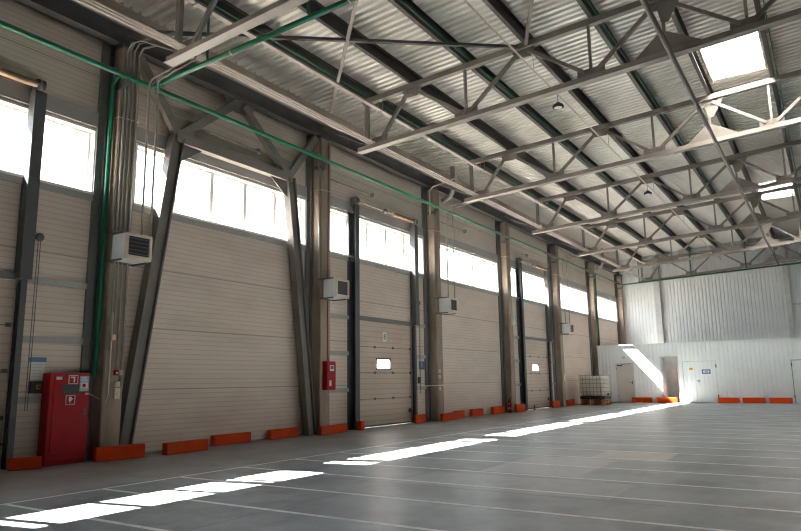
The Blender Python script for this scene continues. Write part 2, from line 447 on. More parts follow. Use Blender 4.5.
    for z in (1.02, 2.02, 3.02):
        q = MB(); q.box(XW+.001, XW+.055, cL+.37, y0-.36, z, z+.11); q.build('side_rail', 'band', root)
        q = MB(); q.box(XW+.001, XW+.055, y1+.14, cR-.45, z, z+.11); q.build('side_rail', 'band', root)
    if plate:
        py, pz = plate
        q = MB(); q.box(xs, xs+.006, py-.10, py+.10, pz-.14, pz+.14); pl = q.build('number_plate', 'paper', root)
        text('8', .24, (xs+.009, py, pz), (math.pi/2, 0, math.pi/2), 'black', pl)
    return root
make_door('door_1', *DOORS[0], (3.0, 5.73), (3.9, 4.6), None)
make_door('door_2', *DOORS[1], (16.95, 18.10), (16.30, 17.00), (16.72, 2.62))
make_door('door_3', *DOORS[2], (28.9, 30.2), (28.50, 29.20), None)

# ------------------------------------------------------------------ columns, eave beam, knee brackets
CN = ['behind the camera', 'with the white conduits beside the red fire cabinet', 'carrying the red fire hose box', 'with the pale elbow pipe at its head, after the numbered door',
      'with the red fire extinguisher at its foot', 'with the heater nearest the tank', 'with the green riser running down its face, behind the tank', 'in the far corner above the white annex']
for k, c in enumerate(COLY):
    if k == 0: continue
    t = thing('concrete_column', 'square bare concrete column ' + CN[k], 'column', (-11.12, c, 0), 'concrete columns along the door wall')
    z0 = 0
    q = MB(); q.box(-11.295, -10.95, c-.2, c+.2, z0, 7.80, .02); q.build('shaft', 'concrete', t)
    q = MB(); q.box(-11.295, -10.93, c-.22, c+.22, 7.80, 7.88); q.build('cap_plate', 'steel_dark', t)
    q = MB(); q.pipe([(-11.24, c-.21, 6.36), (-10.935, c-.21, 6.33), (-10.935, c+.21, 6.36), (-11.24, c+.21, 6.38)], .011, 6); q.build('wire_tie', 'pipe_light', t)
    q = MB(); q.box(-11.2, -10.935, c-.21, c-.203, 6.92, 7.02); q.prism([(-10.95, c-.17, 7.10), (-10.80, c-.17, 7.10), (-10.95, c-.17, 6.86)], (0, .02, 0))
    q.prism([(-10.95, c-.12, 7.10), (-10.80, c-.12, 7.10), (-10.95, c-.12, 6.86)], (0, .02, 0)); q.build('pipe_bracket', 'steel_dark', t)
q = MB(); q.ibeam((-11.14, 1.2, 8.09), (-11.14, YF, 8.09), .22, .42, .025)
single(q, 'eave_beam', 'steel_dark', 'long dark steel eave beam resting on the concrete column tops', 'beam', (-11.14, 22, 7.88))
q = MB(); q.chan((-10.4, 1.2, 7.95), (-10.4, YF, 7.95), .08, .12, .012)
single(q, 'eave_rail', 'steel', 'thin grey steel rail beside the eave beam, above the heating pipes', 'rail', (-10.4, 22, 7.9))
KN = ['', 'over the red fire cabinet', 'over the fire hose box', 'beside the pale elbow pipe', 'over the fire extinguisher', 'over the heater nearest the tank', 'over the green riser behind the tank', '']
for k, c in enumerate(COLY[1:7], 1):
    q = MB(); q.ibeam((-11.0, c, 8.18), (-9.62, c, 7.47), .14, .2, .016)
    single(q, 'knee_bracket', 'steel', 'slanted grey steel bracket from column head to truss ' + KN[k], 'bracket', (-10.3, c, 7.5), 'brackets carrying the trusses')

# portal brace in the second bay
t = thing('portal_brace', 'dark steel portal frame with leaning legs between first two concrete columns', 'brace', (-11.12, 10.4, 0))
for sgn, yb, yt, nm in ((1, 7.76, 8.66, 'a'), (-1, 13.04, 12.14, 'b')):
    q = MB(); q.ibeam((-11.13, yb, 0), (-11.13, yt, 6.42), .2, .28, .03, (0,1,0)); q.bar((-11.16, yb, .01), (-11.16, yt, 6.40), .16, .2, (0,1,0)); q.build('leg', 'brace', t)
    q = MB(); q.bar((-11.13, yt, 6.5), (-11.13, 7.66 if sgn > 0 else 13.14, 7.80), .14, .18, (0,1,.3)); q.build('corner_strut', 'steel', t)
    q = MB(); q.bar((-11.13, yt + sgn*.08, 6.5), (-11.13, 10.4 - sgn*.1, 7.76), .14, .18, (0,1,.3)); q.build('diagonal', 'steel', t)
    q = MB(); q.prism([(-11.13, yt-sgn*.1, 6.45), (-11.13, yt+sgn*.75, 6.36), (-11.13, yt+sgn*.02, 5.85)], (.02, 0, 0)); q.build('gusset', 'trim', t)
    q = MB(); q.prism([(-11.13, yt-sgn*.35, 6.85), (-11.13, yt-sgn*.14, 6.5), (-11.13, yt+sgn*.45, 6.55), (-11.13, yt+sgn*.5, 6.9)], (.02, 0, 0)); q.build('gusset', 'steel', t)
q = MB(); q.bar((-11.13, 8.62, 6.42), (-11.13, 12.18, 6.42), .18, .22); q.build('cross_beam', 'steel', t)
q = MB(); q.prism([(-11.13, 9.9, 7.87), (-11.13, 10.9, 7.87), (-11.13, 10.75, 7.55), (-11.13, 10.05, 7.55)], (.02, 0, 0)); q.build('gusset', 'steel', t)

# ------------------------------------------------------------------ trusses
def chord_pts(fz, x0, x1, y, mid):
    return [(x0, y, fz(x0) + mid), (x1, y, fz(x1) + mid)]
def make_truss(y):
    t = thing('roof_truss', 'x', 'truss', (-9.6, y, 7.17), 'roof trusses across the hall')
    x0, xm, x1 = -9.85, RIDGE, 2*RIDGE + 9.85
    def two_slope(q, fz, xa, mid, w, h):
        q.bar((xa, y, fz(xa)+mid), (xm, y, fz(xm)+mid), w, h); q.bar((xm, y, fz(xm)+mid), (2*xm-xa, y, fz(xa)+mid), w, h)
    q = MB(); two_slope(q, zbot, x0, .012, .20, .024)
    for dy in (-.022, .022):
        xa = x0
        q.bar((xa, y+dy*2.2, zbot(xa)+.08), (xm, y+dy*2.2, zbot(xm)+.08), .012, .115); q.bar((xm, y+dy*2.2, zbot(xm)+.08), (2*xm-xa, y+dy*2.2, zbot(xa)+.08), .012, .115)
    q.build('bottom_chord', 'beam_light', t)  # lit tone of the lower chord put into its paler colour
    q = MB(); two_slope(q, ztop, -9.68, .07, .15, .14); q.build('top_chord', 'steel', t)
    q = MB(); q.bar((-9.58, y, zbot(-9.58)+.1), (-9.58, y, ztop(-9.58)+.02), .1, .1); q.build('end_post', 'steel', t)
    top = [-8.2, -5.2, -2.2, .8]; bot = [-9.25, -6.7, -3.7, -.7]
    for i in range(4):
        segs = [(top[i], bot[i])]
        if i < 3: segs.append((top[i], bot[i+1]))
        for xt, xb in segs:
            d = .12 if xb > xt else -.12
            q = MB(); q.bar((xt+d, y, ztop(xt)-.06), (xb-d, y, zbot(xb)+.22), .07, .08); q.build('diagonal', 'steel', t)
        zt = ztop(top[i]); x = top[i]
        q = MB(); q.prism([(x-.28, y, zt-.0168), (x+.28, y, zt+.0168), (x+.18, y, zt-.2), (x-.18, y, zt-.2)], (0, .02, 0)); q.build('gusset', 'steel', t)
    for x in bot:
        zb = zbot(x) + .14
        q = MB(); q.prism([(x-.3, y, zb-.018), (x+.3, y, zb+.018), (x+.3, y, zb+.17), (x-.3, y, zb+.14)], (0, .02, 0)); q.build('gusset', 'steel', t)
        if x > -9:
            q = MB(); q.bar((x, y, zb+.02), (x, y, ztop(x)), .06, .06); q.build('web_post', 'steel', t)
    x = -2.2   # splice beside the longitudinal tie
    q = MB(); zb = zbot(x) + .14
    q.prism([(x-.62, y, zb-.037), (x+.72, y, zb+.043), (x+.08, y, zb+.42), (x-.1, y, zb+.42)], (0, .02, 0)); q.build('splice_plate', 'steel', t)
    q = MB(); q.prism([(x-.12, y, ztop(x)-.0), (x+.42, y, ztop(x)+.02), (x+.12, y, ztop(x)-.5), (x-.02, y, ztop(x)-.5)], (0, .02, 0)); q.build('splice_plate', 'steel', t)
    q = MB(); q.bar((x+.02, y, zb+.35), (x+.02, y, ztop(x)-.3), .06, .06); q.build('web_post', 'steel', t)
    return t
TL = ['grey steel roof truss with green cross pipe alongside, over the red fire cabinet', 'grey steel roof truss over the column with the red fire hose box',
      'grey steel roof truss beside the pale elbow pipe and the first skylight', 'grey steel roof truss over the column with the red extinguisher',
      'grey steel roof truss passing in front of the second skylight', 'grey steel roof truss directly above the front of the white annex', 'grey steel roof truss standing against the white end wall']
tr0 = None; TRY = COLY[1:7] + [43.15]
for k, y in enumerate(TRY):
    t = make_truss(y) if tr0 is None else copy_tree(tr0)
    if tr0 is None: tr0 = t
    t.location = (-9.6, y, 7.17); t['label'] = TL[k]

# ------------------------------------------------------------------ purlins, roof bracing, ties
PX = [-9.62, -8.2, -6.66, -5.16, -3.62, -2.14, -.58, .92]
PL = ['dark steel purlin over the truss ends, first from the door wall', 'dark steel purlin second from the door wall', 'dark steel purlin with green pipe, third from the door wall',
      'dark steel purlin just above the lamp conduit', 'dark steel purlin fifth from the door wall, with green pipe', 'dark steel purlin along the skylight edge above the tie tube',
      'dark steel purlin on the far edge of the skylights', 'dark steel purlin at the roof ridge beyond the skylights']
def zp(x): return 8.59 + .06*(x + 9.65)
for x, l in zip(PX, PL):
    q = MB(); h = zdeck(x) - zp(x) - .005
    q.chan((x, YN+.1, zp(x)+h/2), (x, YF-.05, zp(x)+h/2), .09, h, .01, None, -1)
    single(q, 'purlin', 'purlin', l, 'purlin', (x, 18, zp(x)), 'roof purlins')
q = MB(); q.tube((-2.06, 1, 7.585), (-2.06, 43.4, 7.585), .05, 12)
single(q, 'tie_tube', 'steel', 'long grey steel tube running under all trusses beside the skylights', 'tie tube', (-2.06, 22, 7.53))
def rb(p, q_, lab, m='steel', w=.07):
    a = V((p[0], p[1], ztop(p[0])+.05)); c = V((q_[0], q_[1], ztop(q_[0])+.05))
    k = MB(); k.bar(a, c, w, w); single(k, 'roof_brace', m, lab, 'roof brace', (a+c)/2, 'roof plane bracing')
rb((-11.0, 7.9), (-5.3, 13.3), 'dark thin brace crossing under roof from the eave to lamp conduit', 'steel_dark')
rb((-5.05, 7.5), (-10.6, 13.15), 'pale thin brace hanging across the roof by the green cross pipe', 'beam_light')
rb((-2.2, 7.5), (-5.1, 13.3), 'thin brace meeting the second truss above the lamp conduit', 'steel')

# ------------------------------------------------------------------ roof deck and skylights
SKY = [(17.0, 19.4), (31.5, 34.6)]
SX = (-2.04, -.66)
def deck_strip(b, x0, x1, y0, y1):
    pit = .205; y = math.floor(y0/pit)*pit; prof = []
    while y < y1:
        for dy, h in ((0, 0), (.095, 0), (.118, .07), (.182, .07)):
            if y0 <= y+dy <= y1: prof.append((y+dy, h))
        y += pit
    xs = [x0] + ([RIDGE] if x0 < RIDGE < x1 else []) + [x1]
    vs = []; n = len(prof)
    for x in xs: vs += [(x, yy, zdeck(x)+h) for yy, h in prof]
    fs = [(j*n+i, j*n+i+1, (j+1)*n+i+1, (j+1)*n+i) for j in range(len(xs)-1) for i in range(n-1)]
    b.add(vs, fs)
b = MB()
deck_strip(b, XW-.4, SX[0], YN, YF+.2); deck_strip(b, SX[1], XR+.4, YN, YF+.2)
ys = [YN] + [v for s in SKY for v in s] + [YF+.2]
for i in range(0, len(ys), 2): deck_strip(b, SX[0], SX[1], ys[i], ys[i+1])
b.build('ceiling', 'deck', kind='structure')
for i, (a, c) in enumerate(SKY):
    root = struct_root('window_%d' % (nwin+1+i), ((SX[0]+SX[1])/2, (a+c)/2, zdeck(SX[0])))
    q = MB(); z0 = zdeck(SX[0]) - .03; t = .05; zt = zdeck(SX[1]) + .08
    q.box(SX[0], SX[0]+t, a, c, z0, zt); q.box(SX[1]-t, SX[1], a, c, z0+.07, zt); q.box(SX[0]+t, SX[1]-t, a, a+t, z0+.05, zt); q.box(SX[0]+t, SX[1]-t, c-t, c, z0+.05, zt)
    q.build('window_frame', 'beam_light', root)
    for kk in range(1, 4):
        q = MB(); yy = a + (c-a)*kk/4; q.box(SX[0]+t, SX[1]-t, yy-.012, yy+.012, zt-.04, zt); q.build('glazing_bar', 'white_frame', root)
    q = MB(); q.add([(SX[0]+t, a+t, zt-.01), (SX[1]-t, a+t, zt-.01), (SX[1]-t, c-t, zt-.01), (SX[0]+t, c-t, zt-.01)], [(0,1,2,3)]); q.build('pane', 'skypane', root)
nwin += len(SKY)

# ------------------------------------------------------------------ other walls of the hall
def ribbed(b, u0, u1, f, z0, ztop_f, pit=.2, dep=.012, groove=False):
    """ribbed sheet along u; f(u, d) -> (x, y)"""
    u = u0; e = dep if groove else 0; prof = [(u0, e)]
    k = math.ceil(u0/pit)*pit
    while k < u1:
        for d, h in (((0, dep), (.010, 0), (.022, 0), (.032, dep)) if groove else ((0, 0), (.03, dep), (.12, dep), (.15, 0))):
            if u0 < k+d < u1: prof.append((k+d, h))
        k += pit
    prof.append((u1, e)); n = len(prof)
    lo = [(*f(u, h), z0) for u, h in prof]; hi = [(*f(u, h), ztop_f(u) if callable(ztop_f) else ztop_f) for u, h in prof]
    b.add(lo + hi, [(i, i+1, n+i+1, n+i) for i in range(n-1)])
b = MB(); ribbed(b, XW-.2, XR+.2, lambda u, d: (u, YF-d), 0, lambda u: zdeck(u)+.03); b.build('wall_far', 'sheet', kind='structure')
for x0, x1, m in ((-9.0, -8.66, 'door_grey'), (-1.90, -1.64, 'door_grey')):
    trim(x0, x1, YF-.25, YF-.04, 0, zdeck(x0)-.25, m)
trim(-1.56, 6, YF-.09, YF-.04, 5.25, 5.35, 'door_grey')
# wall with windows opposite, and end wall behind
WR = [(c + .45, c + 5.55) for c in (25.4, 31.4, 37.4)]
b = MB(); wall_boxes(b, XR, XR+.22, [], WR); b.build('wall_right', 'dark_clad', kind='structure')
for a, c in WR:
    nwin += 1; make_window('window_%d' % nwin, a, c, XR, -1)
b = MB(); b.box(XW-.2, XR+.2, YN-.2, YN, 0, 9.4); b.build('wall_back', 'dark_clad', kind='structure')

# ------------------------------------------------------------------ annex at the far end
YA, AX0, AH = 37.1, -10.93, 3.05
fa = lambda u, d: (u, YA-d)
b = MB()
for u0, u1, z0 in ((AX0, -9.989, 0), (-9.989, -9.051, 2.08), (-9.051, -7.675, 0), (-7.675, -6.778, 2.39), (-6.778, -6.585, 0), (-6.585, -4.994, 2.10), (-4.994, -1.712, 0), (-1.712, -0.102, 2.05), (-0.102, XR, 0)):
    ribbed(b, u0, u1, fa, z0, AH, .2, .018, True)
b.build('wall_annex_front', 'sheet', kind='structure')
b = MB(); ribbed(b, YA, YF-.04, lambda u, d: (AX0-d, u), 0, AH); b.build('wall_annex_left', 'sheet', kind='structure')
b = MB(); b.box(AX0, -8.826, YA+.02, YF-.05, AH-.06, AH-.01); b.box(-6.524, XR, YA+.02, YF-.05, AH-.06, AH-.01); b.box(-8.826, -6.524, 38.76, YF-.05, AH-.06, AH-.01); b.build('ceiling_annex', 'annex_roof', kind='structure')  # gap left over the passage so hall light brightens it
trim(AX0-.04, XR, YA-.05, YA+.03, AH-.02, AH+.03, 'sheet')
# passage seen through the open doorway
b = MB(); b.box(-8.765, -6.524, 38.70, 38.76, 0, AH-.07); b.build('wall_passage_back', 'door_grey', kind='structure')
b = MB(); b.box(-6.585, -6.524, YA+.05, 38.70, 0, AH-.07); b.build('wall_passage_right', 'door_grey', kind='structure')
b = MB(); b.box(-8.826, -8.765, YA+.05, 38.76, 0, AH-.07); b.build('wall_passage_left', 'sheet', kind='structure')
def dframe(root, x0, x1, zt, m, t=.04):
    q = MB(); q.box(x0, x0+t, YA-.04, YA+.05, 0, zt); q.box(x1-t, x1, YA-.04, YA+.05, 0, zt); q.box(x0+t, x1-t, YA-.04, YA+.05, zt-t, zt); q.build('door_frame', m, root)
# door 4: plain white leaf with closer
r = struct_root('door_4', (-9.520, YA, 0)); dframe(r, -9.989, -9.051, 2.08, 'door_white')
q = MB(); q.box(-9.942, -9.097, YA-.02, YA+.03, .01, 2.035); q.build('door_leaf', 'door_white', r)
q = MB(); q.box(-9.907, -9.631, YA-.085, YA-.02, 1.93, 2.0, .01); q.bar((-9.683, YA-.06, 2.02), (-9.153, YA-.05, 2.055), .03, .025); q.build('door_closer', 'steel_dark', r)
q = MB(); q.box(-9.184, -9.137, YA-.03, YA-.02, .95, 1.15, .005); q.tube((-9.163, YA-.07, 1.06), (-9.296, YA-.07, 1.06), .012, 8); q.tube((-9.163, YA-.02, 1.06), (-9.163, YA-.075, 1.06), .012, 8); q.build('door_handle', 'steel_dark', r)
for z in (.3, 1.75):
    q = MB(); q.tube((-9.953, YA-.03, z), (-9.953, YA-.03, z+.12), .015, 8); q.build('hinge', 'steel', r)
# door 5: open doorway, leaf swung inwards
r = struct_root('door_5', (-7.226, YA, 0)); dframe(r, -7.675, -6.778, 2.39, 'door_grey', .05)
q = MB(); q.box(-7.614, -7.573, YA+.05, YA+.90, .01, 2.33); q.build('door_leaf', 'door_grey', r)
q = MB(); q.tube((-7.542, YA+.78, 1.05), (-7.542, YA+.66, 1.05), .012, 8); q.tube((-7.573, YA+.78, 1.05), (-7.532, YA+.78, 1.05), .012, 8); q.build('door_handle', 'steel_dark', r)
# door 6: ribbed double door
r = struct_root('door_6', (-5.789, YA, 0)); 
q = MB(); q.box(-6.585, -6.564, YA-.03, YA+.03, 0, 2.10); q.box(-5.015, -4.994, YA-.03, YA+.03, 0, 2.10); q.box(-6.564, -5.015, YA-.03, YA+.03, 2.08, 2.10); q.build('door_frame', 'door_grey', r)
for u0, u1 in ((-6.554, -5.799), (-5.780, -5.025)):
    q = MB(); ribbed(q, u0, u1, fa, .02, 2.07, .2, .018, True); q.box(u0, u1, YA+.001, YA+.03, .02, 2.07); q.build('door_leaf', 'sheet', r)
q = MB(); q.box(-5.871, -5.830, YA-.04, YA-.0, 1.02, 1.16, .005); q.tube((-5.850, YA-.06, 1.10), (-5.953, YA-.06, 1.10), .012, 8); q.build('door_handle', 'steel_dark', r)
for z in (.25, 1.75):
    q = MB(); q.box(-5.025, -4.974, YA-.06, YA-.03, z, z+.16); q.build('hinge', 'steel_dark', r)
# door 7
r = struct_root('door_7', (-0.917, YA, 0))
q = MB(); q.box(-1.712, -1.682, YA-.035, YA+.03, 0, 2.05); q.box(-0.133, -0.102, YA-.035, YA+.03, 0, 2.05); q.box(-1.682, -0.133, YA-.035, YA+.03, 2.02, 2.05); q.build('door_frame', 'steel', r)
q = MB(); ribbed(q, -1.661, -0.153, fa, .02, 2.01, .2, .018, True); q.box(-1.661, -0.153, YA+.001, YA+.03, .02, 2.01); q.build('door_leaf', 'sheet', r)
for z in (.25, 1.75):
    q = MB(); q.box(-1.722, -1.672, YA-.06, YA-.03, z, z+.16); q.build('hinge', 'steel_dark', r)

def sign(name, label, cat, x, z, w, h, y=YA-.033):
    t = thing(name, label, cat, (x, y, z-h/2)); return t
t = sign('warning_sign', 'small yellow warning sign on the white ribbed double door', 'sign', -6.187, 1.71, .17, .11)
q = MB(); q.box(-6.274, -6.100, YA-.024, YA-.017, 1.655, 1.765); q.build('plate', 'yellow', t)
q = MB(); q.prism([(-6.187, YA-.0255, 1.685), (-6.115, YA-.0255, 1.685), (-6.152, YA-.0255, 1.745)], (0, .003, 0)); q.build('symbol', 'black', t)
t = sign('door_sign', 'blue rectangular sign on the white ribbed double door', 'sign', -5.474, 1.56, .40, .22)
q = MB(); q.box(-5.677, -5.270, YA-.024, YA-.017, 1.45, 1.67); q.build('plate', 'blue', t)
q = MB(); q.box(-5.626, -5.320, YA-.027, YA-.024, 1.49, 1.63); q.build('panel', 'blue_light', t)
q = MB(); q.box(-5.616, -5.544, YA-.029, YA-.027, 1.50, 1.62); q.box(-5.392, -5.331, YA-.029, YA-.027, 1.52, 1.60); q.build('symbol', 'paper', t)
q = MB(); q.box(-9.601, -9.458, YA-.07, YA-.017, 2.33, 2.46, .008); single(q, 'alarm_sounder', 'cream', 'small cream alarm box above the plain white door', 'alarm box', (-9.530, YA-.05, 2.33))
t = thing('wall_cabinet', 'small pale cabinet on grey wall inside the open doorway', 'cabinet', (-7.277, 38.60, 1.15))
q = MB(); q.box(-7.399, -7.155, 38.58, 38.70, 1.15, 1.72, .01); q.build('body', 'cream', t)
q = MB(); q.box(-7.380, -7.175, 38.57, 38.58, 1.17, 1.70); q.build('door', 'door_white', t)
q = MB(); q.pipe([(-8.531, YA-.05, .62), (-8.531, YA-.05, .55), (-8.459, YA-.05, .55)], .015, 6); q.box(-8.562, -8.501, YA-.06, YA-.028, .6, .66); single(q, 'socket', 'white', 'tiny white socket low on annex sheet between the two doors', 'socket', (-8.531, YA-.03, .55))

# ------------------------------------------------------------------ red fire cabinet and its surroundings
CX, CY0, CY1 = -11.0, 6.26, 6.99
t = thing('fire_cabinet', 'tall red metal fire cabinet standing beside the first concrete column', 'cabinet', (-11.1, 6.63, 0))
q = MB(); q.box(-11.23, CX, CY0, CY1, .06, 1.51, .012); q.build('body', 'red', t)
q = MB(); q.box(-11.22, CX-.02, CY0+.02, CY1-.02, 0, .06); q.build('plinth', 'red', t)
q = MB(); q.box(CX, CX+.018, CY0+.07, CY1-.03, .17, 1.47, .006); d = q.build('door', 'red', t)
q = MB(); q.box(CX+.018, CX+.022, CY0+.22, CY0+.52, 1.15, 1.32); q.build('window', 'glove', d)
q = MB(); q.box(CX+.018, CX+.026, CY1-.12, CY1-.07, .80, .90, .003); q.tube((CX+.02, CY1-.10, .84), (CX+.05, CY1-.10, .84), .014, 10); q.build('handle', 'steel_dark', d)
def picto(y, z, w, h, shape):
    q = MB(); q.box(CX+.018, CX+.020, y-w/2, y+w/2, z-h/2, z+h/2); pl = q.build('sticker', 'paper', d)
    q = MB(); q.box(CX+.020, CX+.021, y-w/2+.012, y+w/2-.012, z-h/2+.012, z+h/2-.012); q.build('sticker_field', 'red', d)
    q = MB()
    for a, c, e, f in shape: q.box(CX+.021, CX+.022, y+a*w, y+c*w, z+e*h, z+f*h)
    q.build('pictogram', 'paper', d)
picto(CY0+.40, 1.40, .17, .15, [(.02, .18, -.32, .34), (-.3, .02, .18, .34)])
picto(CY0+.37, 1.06, .17, .16, [(-.18, .12, -.12, .32), (.12, .28, .05, .15), (-.1, 0, -.3, -.12)])
q = MB(); q.box(CX+.018, CX+.020, CY1-.21, CY1-.04, 1.20, 1.46); st = q.build('notice', 'blue_light', d)
q = MB(); q.box(CX+.020, CX+.021, CY1-.19, CY1-.06, 1.25, 1.35); q.box(CX+.020, CX+.021, CY1-.19, CY1-.07, 1.38, 1.40); q.box(CX+.020, CX+.021, CY1-.19, CY1-.09, 1.42, 1.44); q.build('notice_print', 'paper', d)
q = MB(); q.box(CX+.021, CX+.022, CY1-.16, CY1-.10, 1.27, 1.33); q.build('notice_symbol', 'red', d)
q = MB(); q.box(CX+.018, CX+.020, CY0+.10, CY0+.20, 1.40, 1.45); q.box(CX+.018, CX+.020, CY1-.10, CY1-.035, 1.14, 1.175); q.build('small_sticker', 'paper', d)
q = MB(); q.box(-11.18, -11.06, 6.33, 6.46, 1.51, 1.545, .005); single(q, 'small_box', 'cream', 'small cream box lying on top of the red fire cabinet', 'box', (-11.12, 6.4, 1.51))

t = thing('notice_sheet', 'white instruction sheet with blue header beside the first door post', 'notice', (XW, 6.2, 1.30))
q = MB(); q.box(XW, XW+.006, 6.07, 6.32, 1.40, 1.70); q.build('sheet', 'paper', t)
q = MB(); q.box(XW, XW+.008, 6.04, 6.34, 1.70, 1.78); q.build('header', 'header_blue', t)
q = MB()
for k in range(5): q.box(XW+.006, XW+.007, 6.10, 6.29 - .02*(k % 3), 1.66 - .05*k, 1.665 - .05*k)
q.build('print', 'steel', t)
t = thing('control_box', 'dark control box with orange switch under the instruction sheet', 'control box', (XW, 6.17, 1.18))
q = MB(); q.box(XW, XW+.10, 6.06, 6.29, 1.18, 1.38, .01); q.build('body', 'black', t)
q = MB(); q.box(XW+.10, XW+.112, 6.15, 6.21, 1.25, 1.32); sw = q.build('switch_plate', 'yellow', t)
q = MB(); q.lathe([(.022, 0), (.022, .025), (.015, .03)], (XW+.112, 6.18, 1.285), (1,0,0), 12); q.build('switch_knob', 'red', t)
q = MB(); q.pipe([(XW+.03, 6.16, 1.18), (XW+.03, 6.17, 1.10), (XW+.08, 6.24, 1.16), (XW+.08, 7.0, 1.16), (XW+.08, 7.1, 1.16), (-10.93, 7.26, 1.0), (-10.93, 7.30, 1.15), (-10.93, 7.30, 2.6)], .012, 7)
single(q, 'cable', 'pipe_light', 'pale cable running from control box behind fire cabinet onto the column', 'cable', (XW+.05, 6.17, 1.1))

# column beside the cabinet: conduits and boxes
for k, (y, z0, z1, r, lab) in enumerate(((7.27, 1.9, 7.7, .02, 'first pale conduit on the cabinet column, beside the green riser'), (7.34, 2.2, 7.75, .016, 'second pale conduit up the cabinet column'),
        (7.43, 1.6, 7.75, .016, 'third pale conduit up the cabinet column'), (7.53, 1.3, 7.7, .022, 'thick pale conduit on the cabinet column, beside the leaning brace leg'))):
    q = MB(); q.pipe([(-10.95+r, y, z0), (-10.95+r, y, z1), (-10.80, y, z1+.14), (-9.9, y+.3, z1+.22)], r, 8); single(q, 'conduit', 'galv', lab, 'conduit', (-10.93, y, z0), 'conduits on the cabinet column')
for y0, y1, z0, z1, nm, m, lab, cat in ((7.29, 7.37, 2.10, 2.20, 'junction_box', 'cream', 'small cream junction box high on the cabinet column', 'junction box'),
        (7.39, 7.47, 1.47, 1.57, 'call_point', 'red', 'red fire call point on the cabinet column', 'call point'), (7.475, 7.55, 1.47, 1.57, 'junction_box', 'cream', 'cream box joined to the red call point', 'junction box'),
        (7.41, 7.51, 1.26, 1.36, 'socket', 'cream', 'upper cream socket below the red call point', 'socket'), (7.41, 7.52, 1.05, 1.24, 'socket', 'cream', 'lower taller cream socket below the red call point', 'socket')):
    t = thing(nm, lab, cat, (-10.95, (y0+y1)/2, z0)); q = MB(); q.box(-10.95, -10.90, y0, y1, z0, z1, .006); q.build('body', m, t)
    q = MB()
    if nm == 'call_point': q.box(-10.90, -10.896, y0+.02, y1-.02, z0+.03, z1-.04); q.build('button', 'paper', t)
    elif nm == 'socket': q.lathe([(.028, 0), (.028, .008), (.02, .01)], (-10.90, (y0+y1)/2, (z0+z1)/2), (1,0,0), 12); q.build('cover', 'cream', t)
    else: q.box(-10.90, -10.894, y0+.01, y1-.01, z0+.01, z1-.01); q.build('lid', 'cream', t)

# fire hose box on the second column
t = thing('fire_hose_box', 'narrow red fire box on the second concrete column', 'fire box', (-10.88, 13.48, 1.10))
q = MB(); q.box(-10.95, -10.79, 13.28, 13.64, 1.10, 1.82, .012); q.build('body', 'red', t)
q = MB(); q.box(-10.79, -10.775, 13.30, 13.62, 1.13, 1.79, .005); q.build('door', 'red', t)
q = MB(); q.box(-10.775, -10.772, 13.38, 13.54, 1.58, 1.72); q.build('sticker', 'paper', t)
q = MB(); q.box(-10.772, -10.770, 13.40, 13.52, 1.62, 1.70); q.build('symbol', 'blue', t)
q = MB(); q.box(-10.775, -10.772, 13.36, 13.44, 1.20, 1.34); q.build('label', 'paper', t)
q = MB(); q.pipe([(-10.93, 13.5, 1.82), (-10.935, 13.47, 1.95), (-10.935, 13.47, 7.75)], .010, 6)
single(q, 'alarm_cable', 'red', 'thin red cable climbing the column from the fire hose box', 'cable', (-10.93, 13.47, 1.82))
q = MB(); q.pipe([(-10.98, 13.17, 3.95), (-10.98, 13.17, 4.4), (-11.0, 13.15, 7.7)], .022, 8)
single(q, 'conduit', 'galv', 'grey conduit running down the side of the fire hose column', 'conduit', (-10.98, 13.17, 3.95))

# sign, box by the numbered door
t = thing('bay_sign', 'blue square sign with white digits beside the numbered door', 'sign', (XW, 18.76, 1.66))
q = MB(); q.box(XW, XW+.008, 18.60, 18.94, 1.66, 1.92); q.build('plate', 'blue', t)
text('01', .22, (XW+.011, 18.77, 1.79), (math.pi/2, 0, math.pi/2), 'blue_light', t)
t = thing('control_box', 'brown control box below the blue bay sign', 'control box', (XW, 18.5, 1.15))
q = MB(); q.box(XW, XW+.08, 18.50, 18.60, 1.22, 1.42, .008); q.build('body', 'steel_dark', t)
q = MB(); q.lathe([(.02, 0), (.02, .02)], (XW+.08, 18.55, 1.33), (1,0,0), 10); q.build('knob', 'red', t)
q = MB(); q.pipe([(XW+.07, 18.55, 1.22), (XW+.07, 18.57, 1.135), (XW+.07, 18.9, 1.135), (-10.93, 19.17, 1.14), (-10.93, 19.55, 1.14)], .018, 7)
single(q, 'cable', 'pipe_light', 'pale cable from brown control box to the third column', 'cable', (XW+.05, 18.55, 1.1))
for y, z, lab in ((19.27, 1.55, 'top cream socket of three on the third column'), (19.27, 1.36, 'middle cream socket of three on the third column'), (19.27, .98, 'lowest cream socket of three on the third column')):
    t = thing('socket', lab, 'socket', (-10.95, y, z)); q = MB(); q.box(-10.95, -10.90, y-.05, y+.05, z, z+.11, .006); q.build('body', 'cream', t)
    q = MB(); q.lathe([(.028, 0), (.028, .008)], (-10.90, y, z+.055), (1,0,0), 12); q.build('cover', 'cream', t)
t = thing('socket', 'cream socket on the column past the second skylit door', 'socket', (-10.95, 31.4, 1.2)); q = MB(); q.box(-10.95, -10.9, 31.3, 31.42, 1.2, 1.5, .006); q.build('body', 'cream', t)
q = MB(); q.box(-10.90, -10.895, 31.32, 31.40, 1.22, 1.34); q.build('cover', 'white', t)
t = thing('wall_box', 'small white box on the column with the fire extinguisher', 'wall box', (-10.95, 25.5, 3.55)); q = MB(); q.box(-10.95, -10.85, 25.42, 25.58, 3.5, 3.95, .008); q.build('body', 'white', t)
q = MB(); q.box(-10.85, -10.845, 25.44, 25.56, 3.54, 3.91); q.build('lid', 'white', t)

